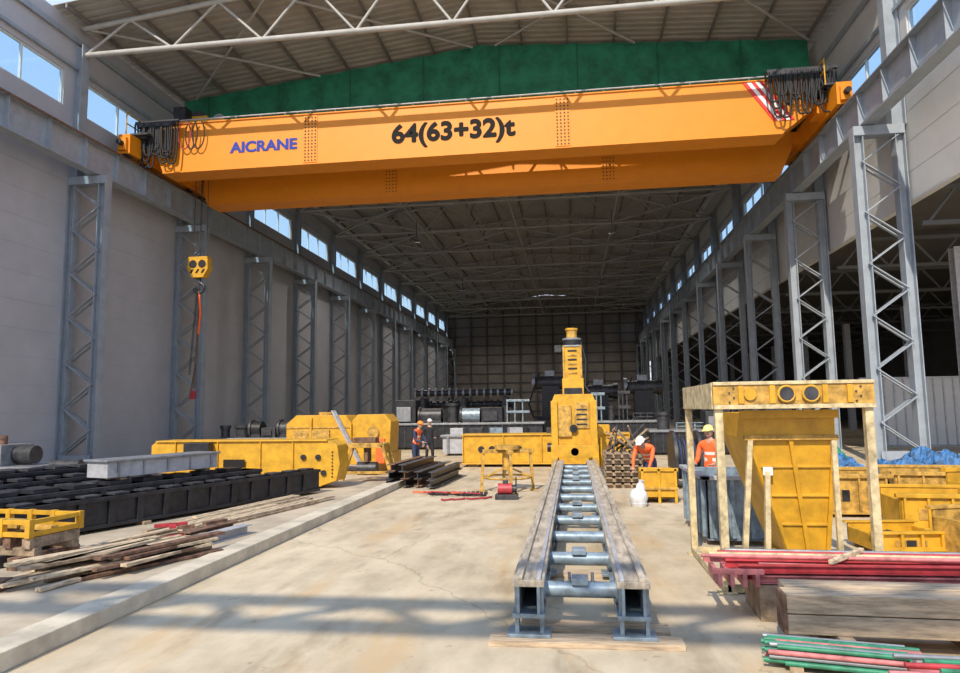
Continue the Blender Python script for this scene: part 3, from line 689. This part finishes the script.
for k in range(10):
    x0=U(0,.35); y=.0+.12*(k%5); z=.40+.09*(k//5)+.01*(k%2)
    b.ib((x0,y,z),(4.4,y+U(-.05,.08),z+U(-.02,.04)),.08,.08,[PINK,RED,PINK,RED][k%4],.012)
for k in range(4): b.cyl((-.2+.1*k,.3+.1*k,.56),(3.8,.1+.1*k,.60),.02,[PINK,CREAM,RED,STEEL][k],8)
for x in (.4,1.9,3.5): b.bx(x-.1,x+.1,-.05,.65,0,.35,WOODD)
for k in range(4): b.bx(-.1+.12*k,-.06+.12*k,-.1,.5,.34,.46,PINK)
b.beam((-.15,-.05,.48),(.35,-.05,.48),.05,.05,PINK); b.beam((-.15,.5,.48),(.35,.5,.48),.05,.05,PINK)
b.beam((1.0,.0,.58),(1.45,.45,.62),.05,.04,WOOD)
b.build('red_steel_sections',.002)
b=B(); b.T=Matrix.Translation((1.60,6.15,0))@Matrix.Rotation(-.20,4,'Z')
for k in range(28):
    r=.020; y=.043*(k%7)+.021*((k//7)%2); z=.05+r+.039*(k//7)
    b.cyl((U(-.12,.1),y-.12,z),(U(.9,1.15),y-.12,z),r,[GREENP,GREENP,STEEL,GREENP,PINK][k%5],10)
for x in (.1,.8): b.bx(x,x+.1,-.15,.2,0,.05,WOODD)
b.build('green_pipe_bundle',0)
b=B(); b.T=Matrix.Translation((2.2,5.2,0))@Matrix.Rotation(-.05,4,'Z')
for k in range(21):
    y=.065*(k%7); z=.09+.055*(k//7); b.cyl((U(-.1,.2),y,z),(3.5,y,z),.025,[GREENP,PINK,GREENP,RED,GREENP][k%5],10)
for k in range(4): b.box((1.7+.06*k,.07+.11*k,.255),(3.4-U(0,.3),.08,.05),[WOODX,PINK,GREENP,LGREY][k])
for k in range(5): b.cyl((U(-.1,.3),.02+.09*k,.30),(3.4,.02+.09*k,.30),.02,[PINK,GREENP,RED,GREENP,STEEL][k],8)
for x in (.15,1.5,3.0): b.bx(x,x+.15,-.15,.6,0,.065,WOODD)
b.bx(.1,.45,-.25,-.05,.0,.06,WOODX); b.bx(-.15,.15,.1,.3,0,.05,WOODX)
b.build('steel_pipe_pile',0)
def bracket(nm,x,y,rz,L_,h,w,m=YEL):
    b=B(); b.T=Matrix.Translation((x,y,0))@Matrix.Rotation(rz,4,'Z')
    b.bx(-L_/2,L_/2,-w/2,-w/2+.04,.08,h*.9,m); b.bx(-L_/2,L_/2,w/2-.04,w/2,.08,h,m)
    b.bx(-L_/2,L_/2,-w/2,w/2,.06,.1,m); b.bx(L_/2-.05,L_/2,-w/2,w/2,.1,h*.8,m); b.bx(-L_/2,-L_/2+.05,-w/2,w/2,.1,h*.8,m)
    b.bx(-L_/2-.05,L_/2+.05,-w/2-.06,-w/2+.05,h*.86,h*.95,m); b.bx(-L_/2,L_/2,-w/2-.05,-w/2,.06,.12,m); b.bx(-L_/2-.05,L_/2+.05,w/2-.06,w/2+.05,h*.96,h*1.03,m)
    for i in range(4): xx=-L_/2+.08+(L_-.16)*i/3; b.bx(xx-.02,xx+.02,-w/2-.05,-w/2,.1,h*.86,m)
    for i in range(3): xx=-L_/2+.35+(L_-.7)*i/2; b.bx(xx-.07,xx+.07,-w/2-.012,-w/2,h*.35,h*.6,BLK2 if i==1 else YELD)
    for xx in (-L_/2+.1,L_/2-.25): b.bx(xx,xx+.15,-w/2,w/2,0,.07,WOODD)
    b.cyl((0,-w/4,h*.4),(0,w/4,h*.4),.12,DSTEEL,12); b.bx(-.05,.05,-w/4,w/4,.1,h*.4,DSTEEL)
    b.build(nm,.005)
bracket('yellow_fabricated_bracket',4.65,11.0,.1,1.0,.35,.8)
bracket('yellow_fabricated_bracket',5.9,12.6,-.1,1.2,.7,.9)
bracket('yellow_fabricated_bracket',5.65,10.6,.3,1.0,.65,.7,YELD)
bracket('yellow_fabricated_bracket',5.1,14.4,.0,1.6,.85,.8,YELD)
bracket('yellow_fabricated_bracket',7.3,13.2,.4,1.3,.95,.8)
bracket('yellow_fabricated_bracket',7.2,15.4,-.1,1.5,.8,.9,YELD)
def heap(nm,x,y,sx,sy,h,m,seed):
    rr=random.Random(seed); vs=[];n=34
    ph=[(rr.uniform(2,11),rr.uniform(2,11),rr.uniform(0,6)) for _ in range(9)]
    for i in range(n+1):
        for j in range(n+1):
            u=i/n*2-1;v=j/n*2-1; e=max(0,(1-u**4)*(1-v**4)); z=h*e*(.6+.4*sum(math.sin(a*u+bb*v+c) for a,bb,c in ph)/2.6+rr.uniform(-.09,.09))
            vs.append((u*sx,v*sy,max(0.0,z)))
    b=B(); b.add(vs,[(i*(n+1)+j,(i+1)*(n+1)+j,(i+1)*(n+1)+j+1,i*(n+1)+j+1) for i in range(n) for j in range(n)],m,False)
    o=b.build(nm,0,origin=(0,0,0)); o.location=(x,y,0); return o
heap('blue_tarp_heap',9.4,18.0,1.4,1.2,.6,BLUET,3)
heap('blue_tarp_heap',10.1,21.5,1.5,1.2,.7,BLUET,5)
heap('blue_tarp_heap',6.5,18.4,1.1,1.0,.85,BLUET,8)
heap('green_netting_heap',7.6,24.6,1.6,1.2,.9,TARP,11)
b=B(); b.bx(14.2,19.5,36,36.15,.1,3.3,WALLR)
for i in range(12): b.bx(14.3+.45*i,14.36+.45*i,35.95,36,.1,3.3,LGREY)
b.bx(14.1,19.6,35.93,36.2,3.3,3.4,LGREY); b.bx(14.1,19.6,35.9,36.2,0,.1,STEEL)
b.build('site_partition_panel')
# ================================================================ background machinery
def machine(nm,x0,x1,y,hbase,htop,seed):
    rr=random.Random(seed); b=B()
    b.bx(x0,x1,y,y+2,.1,hbase,BLK2); b.bx(x0-.1,x1+.1,y-.1,y+2.1,hbase,hbase+.1,STEEL)
    b.bx(x0+.3,x1-.3,y+.2,y+1.8,0,.1,DSTEEL)
    x=x0+.2
    while x<x1-.6:
        w=rr.uniform(.4,1.3); h=rr.uniform(.3,htop-hbase)
        k=rr.randint(0,3); mm=[BLK2,DSTEEL,DSTEEL,DSTEEL,BLUEG][rr.randint(0,4)]
        zb=hbase+.1
        if k==0: b.bx(x,x+w*.9,y+.3,y+1.6,zb,zb+h,mm); b.bx(x+.1,x+w*.7,y+.2,y+.3,zb+.1,zb+h*.7,STEEL if rr.random()<.3 else DSTEEL)
        elif k==1: b.cyl((x+w/2,y+.8,zb),(x+w/2,y+.8,zb+h),w*.33,mm,16); b.cyl((x+w/2,y+.8,zb+h),(x+w/2,y+.8,zb+h+.15),w*.42,DSTEEL,16)
        elif k==2: b.cyl((x,y+.7,zb+.4),(x+w,y+.7,zb+.4),.38,mm,18); b.bx(x,x+w,y+.4,y+1,zb,zb+.3,DSTEEL); b.cyl((x-.1,y+.7,zb+.4),(x,y+.7,zb+.4),.46,DSTEEL,18)
        else:
            for q in range(3): b.bx(x+q*w/3,x+q*w/3+.07,y+.4,y+.5,zb,zb+h,mm)
            b.bx(x,x+w,y+.35,y+.55,zb+h*.9,zb+h,mm); b.bx(x,x+w,y+.35,y+.55,zb+h*.4,zb+h*.5,mm)
        x+=w+.1
    for i in range(int((x1-x0)/.35)):
        xx=x0+.1+.35*i; b.bx(xx,xx+.06,y-.05,y,.15,hbase-.05,DSTEEL)
    return b
b=machine('',-9.8,-1.6,36,1.3,2.6,2); b.build('machine_tool_bed',.01)
b=machine('',-1.0,4.5,37,1.3,3.0,5); b.build('machine_tool_bed',.01)
b=B()
for row,(y,z,x0,x1) in enumerate(((40.6,3.1,-9.5,-3.5),(41.4,2.4,-10,-3.6))):
    b.cyl((x0,y,z),(x1,y,z),.2,BLK2,14)
    x=x0
    while x<x1: b.cyl((x,y,z),(x+.12,y,z),.3,STEEL if row==0 else DSTEEL,14); x+=.42
for x in (-9,-6.5,-4): b.bx(x-.15,x+.15,40.3,41.7,0,2.8,DSTEEL); b.bx(x-.4,x+.4,40.2,41.8,0,.15,DSTEEL)
b.build('screw_conveyor_assembly',.0)
b=B()
def dm(x,y,h):
    b.bx(x-1.0,x+1.0,y-.8,y+.8,0,1.4,DSTEEL); b.bx(x-.5,x+.6,y-.5,y+.5,1.4,h-.8,BLK2); b.cyl((x-.9,y,h-.6),(x+.9,y,h-.6),.42,DSTEEL,20)
    b.cyl((x-1.1,y,h-.6),(x-.9,y,h-.6),.6,STEEL,20); b.cyl((x+.9,y,h-.6),(x+1.2,y,h-.6),.5,BLK2,20); b.bx(x-.3,x+.3,y-.2,y+.2,h-.2,h+.15,STEEL)
    b.path([(x-1,y-.6,1.5),(x-1.3,y-.6,2.4),(x-.6,y-.6,h)],.06,BLACK,6)
dm(-1.4,43,4.3); dm(1.6,43.5,3.7); dm(4.2,42.5,3.9)
b.bx(-2.5,5,44.5,45.5,0,1.6,DSTEEL)
b.build('tunnelling_machine_parts',.01)
b=machine('',3.4,9.0,31,1.0,2.2,9); b.build('machine_tool_bed',.01)
b=B(); b.bx(-6.0,-1.0,31.2,32.4,.1,.85,LGREY); b.bx(-6.1,-.9,31.1,32.5,.85,.95,STEEL); b.bx(-5.8,-1.2,31.3,32.3,0,.1,DSTEEL)
for i in range(7): b.bx(-5.8+.75*i,-5.7+.75*i,31.1,31.2,.1,.85,STEEL)
for i in range(5): b.box((-5.4+.9*i,31.8,1.1),(.6,.6,.3),[LGREY,DSTEEL,BLUEG][i%3],.1*i)
b.build('cast_bed_section',.01)
b=machine('',-17.5,-10.5,31,.8,1.3,13); b.build('machine_tool_bed',.01)
b=B(); b.bx(-13.2,-10.4,26.0,27.2,.1,.9,BLUEG); b.bx(-13.3,-10.3,25.9,27.3,.9,1.0,STEEL)
for i in range(8): b.bx(-13.1+.37*i,-13.0+.37*i,25.92,26,.1,.9,STEEL)
b.bx(-13.0,-10.6,26.1,27.1,0,.1,DSTEEL); b.build('transformer_housing',.01)
# ================================================================ people
def person(name,loc,yaw,lean,arms,torso,vest,pants,helmet,strips=True,knee=0.0):
    Rl=Matrix.Rotation(lean,3,'X')
    pel=Vector((0,0,.93-knee*.5))
    def up(v): return pel+Rl@(Vector(v)-Vector((0,0,.93)))
    V=[];E=[];RAD=[];LAB=[]
    def a(p,r,par=None,lab=None):
        V.append(Vector(p));RAD.append(r)
        if par is not None: E.append((par,len(V)-1)); LAB.append(lab)
        return len(V)-1
    p0=a(pel,(.145,.115)); s1=a(up((0,0,1.10)),(.14,.11),p0,'torso'); s2=a(up((0,0,1.30)),(.165,.12),s1,'torso'); s3=a(up((0,0,1.43)),(.11,.09),s2,'torso')
    nk=a(up((0,-.01,1.50)),(.055,.055),s3,'skin'); n2=a(up((0,-.02,1.57)),(.05,.05),nk,'skin')
    hands=[]
    for sd,(el,wr) in zip((-1,1),arms):
        sh=a(up((sd*.17,0,1.41)),(.075,.075),s3,'torso'); sh2=a(up((sd*.215,0,1.36)),(.062,.062),sh,'sleeve')
        S=V[sh2]; e_=S+Vector((sd*el[0],el[1],el[2])); w_=e_+Vector((sd*wr[0],wr[1],wr[2]))
        e=a(e_,(.048,.048),sh2,'sleeve'); w=a(w_,(.032,.03),e,'sleeve'); d=(w_-e_).normalized(); h=a(w_+d*.07,(.038,.022),w,'skin'); hands.append((w_,d,sd))
    for sd in (-1,1):
        hp=a(pel+Vector((sd*.09,0,-.07)),(.1,.1),p0,'pants'); kn=a((sd*.11,-.04-knee*.6,.50-knee*.15),(.068,.068),hp,'pants')
        an=a((sd*.12,.03,.10),(.047,.047),kn,'pants'); hl=a((sd*.12,.03,.05),(.045,.045),an,'boot'); to=a((sd*.13,-.15,.04),(.04,.035),hl,'boot')
    me=bpy.data.meshes.new('tmp'); me.from_pydata(V,E,[]); ob=bpy.data.objects.new('tmp',me); bpy.context.collection.objects.link(ob)
    ob.modifiers.new('skin','SKIN')
    for i,sv in enumerate(me.skin_vertices[0].data): sv.radius=RAD[i]; sv.use_root=(i==0)
    ss=ob.modifiers.new('sub','SUBSURF'); ss.levels=2; ss.render_levels=2
    dg=bpy.context.evaluated_depsgraph_get(); me2=bpy.data.meshes.new_from_object(ob.evaluated_get(dg))
    bb=B(); 
    def segd(p,i,j):
        A=V[i];C=V[j];t=max(0,min(1,(p-A).dot(C-A)/max(1e-6,(C-A).length_squared))); return (p-(A+(C-A)*t)).length
    MM={'torso':vest,'skin':SKIN,'sleeve':torso,'pants':pants,'boot':BOOT}
    bb.v=[tuple(v.co) for v in me2.vertices]
    Ri=Rl.inverted()
    for pl in me2.polygons:
        c=Vector(pl.center); k=min(range(len(E)),key=lambda q:segd(c,*E[q])); lab=LAB[k]; m=MM[lab]
        if lab=='torso' and strips:
            zz=(Ri@(c-pel)).z+.93
            if abs(zz-1.10)<.025 or abs(zz-1.23)<.02: m=SILV
            if zz<.93: m=pants
        bb.f.append(list(pl.vertices)); bb.m.append(bb.mi(m)); bb.s.append(True)
    bpy.data.objects.remove(ob)
    for w_,d,sd in hands:
        pal=w_+d*.07; side=d.cross(Vector((0,1,0))).normalized() if abs(d.y)<.9 else Vector((1,0,0)); nrm=d.cross(side)
        for i,ln in enumerate((.060,.070,.066,.052)):
            r0=pal+side*(-.03+.02*i)+d*.005; m1=r0+d*ln*.6; m2=m1+(d*.7+nrm*.6).normalized()*ln*.5
            bb.cyl(r0,m1,.0095,SKIN,6,.0088); bb.cyl(m1,m2,.0088,SKIN,6,.007)
        t0=w_+d*.02-side*.03*sd; t1=t0+(d-side*sd*.9).normalized()*.04; bb.cyl(t0,t1,.012,SKIN,6,.010); bb.cyl(t1,t1+d*.03,.010,SKIN,6,.008)
    hc=up((0,-.03,1.655)); old=bb.T; bb.T=Matrix.Translation(hc)@(Matrix.Rotation(lean*.9,4,'X'))
    bb.sph((0,0,0),(.074,.092,.112),SKIN,16,12); bb.sph((0,-.035,-.06),(.052,.05,.045),SKIN,12,8)
    bb.pr([(-.014,-.088,-.022),(.014,-.088,-.022),(0,-.088,.022)],(0,-.022,-.006),SKIN)
    for sd in (-1,1): bb.sph((sd*.030,-.083,.012),(.011,.008,.007),BLACK,8,5); bb.sph((sd*.075,.005,-.005),(.012,.02,.03),SKIN,8,6); bb.box((sd*.03,-.088,.028),(.028,.006,.006),DARKC)
    bb.box((0,-.083,-.052),(.04,.008,.008),RUST)
    bb.sph((0,.012,.01),(.078,.09,.105),DARKC,14,8,0.0)
    bb.sph((0,.0,.035),(.098,.122,.10),helmet,18,8,0.0); bb.cyl((0,-.005,.03),(0,-.005,.042),.112,helmet,20); bb.box((0,-.115,.033),(.13,.07,.01),helmet,0,.1)
    bb.T=old
    o=bb.build(name,0,origin=(0,0,0)); o.location=loc; o.rotation_euler=(0,0,yaw); return o
down=((.04,.02,-.29),(0,-.04,-.25))
fwd=((.03,-.08,-.27),(-.05,-.24,-.04))
reach=((.02,-.15,-.24),(-.04,-.12,-.22))
person('worker',(2.65,13.85,0),-.6,.12,(fwd,fwd),HIVIS,HIVIS,NAVY,HELY)
person('worker',(1.85,17.35,0),-.5,.85,(reach,reach),HIVIS,HIVIS,NAVY,HELW,True,.15)
person('worker',(-5.6,26.4,0),.3,.03,(down,fwd),DARKC,DARKC,DARKC,HELW,False)
person('worker',(-5.45,23.3,0),1.2,.25,(fwd,reach),NAVY,HIVIS,NAVY,HELO)
# ================================================================ unseen truss added behind the camera to cast the lattice shadow on the floor
b=B(); yy=-11.6
for z in (17.7,18.5): b.beam((-26,yy,z),(14,yy,z),.22,.22,COLG)
for i in range(20): x=-26+2.0*i; b.beam((x,yy,17.7),(x+1.0,yy,18.5),.12,.12,COLG); b.beam((x+1.0,yy,18.5),(x+2.0,yy,17.7),.12,.12,COLG)
for x in (-25.8,13.8): b.ib((x,yy,0),(x,yy,17.6),.5,.5,COLG,.04)
b.build('shadow_truss')
# ================================================================ camera, light, world
cam=bpy.data.cameras.new('camera'); co=bpy.data.objects.new('camera',cam); bpy.context.collection.objects.link(co)
cam.sensor_width=36; cam.lens=25.5; cam.clip_end=500; cam.clip_start=.05
M=Matrix.Rotation(math.radians(7.66),4,'Z')@Matrix.Rotation(math.radians(96.04),4,'X')@Matrix.Rotation(math.radians(-.8),4,'Z')
co.matrix_world=Matrix.Translation((0,0,2.15))@M
bpy.context.scene.camera=co
sd=bpy.data.lights.new('sun','SUN'); sd.energy=4.9; sd.angle=.007; sd.color=(1,.90,.74)
so=bpy.data.objects.new('sun',sd); bpy.context.collection.objects.link(so)
el=math.radians(43); az=math.radians(-14)
to_sun=Vector((math.sin(az)*math.cos(el),-math.cos(az)*math.cos(el),math.sin(el)))
so.rotation_euler=to_sun.to_track_quat('Z','Y').to_euler(); so.location=to_sun*60
w=bpy.data.worlds.new('world'); bpy.context.scene.world=w; w.use_nodes=True; nt=w.node_tree
bg=nt.nodes['Background']; tc=nt.nodes.new('ShaderNodeTexCoord'); sp=nt.nodes.new('ShaderNodeSeparateXYZ'); cr_=nt.nodes.new('ShaderNodeValToRGB')
nt.links.new(tc.outputs['Generated'],sp.inputs[0]); nt.links.new(sp.outputs['Z'],cr_.inputs[0])
cr_.color_ramp.elements[0].position=0; cr_.color_ramp.elements[0].color=(.84,.87,.93,1)
cr_.color_ramp.elements[1].position=.7; cr_.color_ramp.elements[1].color=(.40,.58,.92,1)
nt.links.new(cr_.outputs[0],bg.inputs[0]); bg.inputs[1].default_value=1.3
sc=bpy.context.scene; sc.view_settings.view_transform='Standard'; sc.view_settings.look='None'; sc.view_settings.exposure=0.0
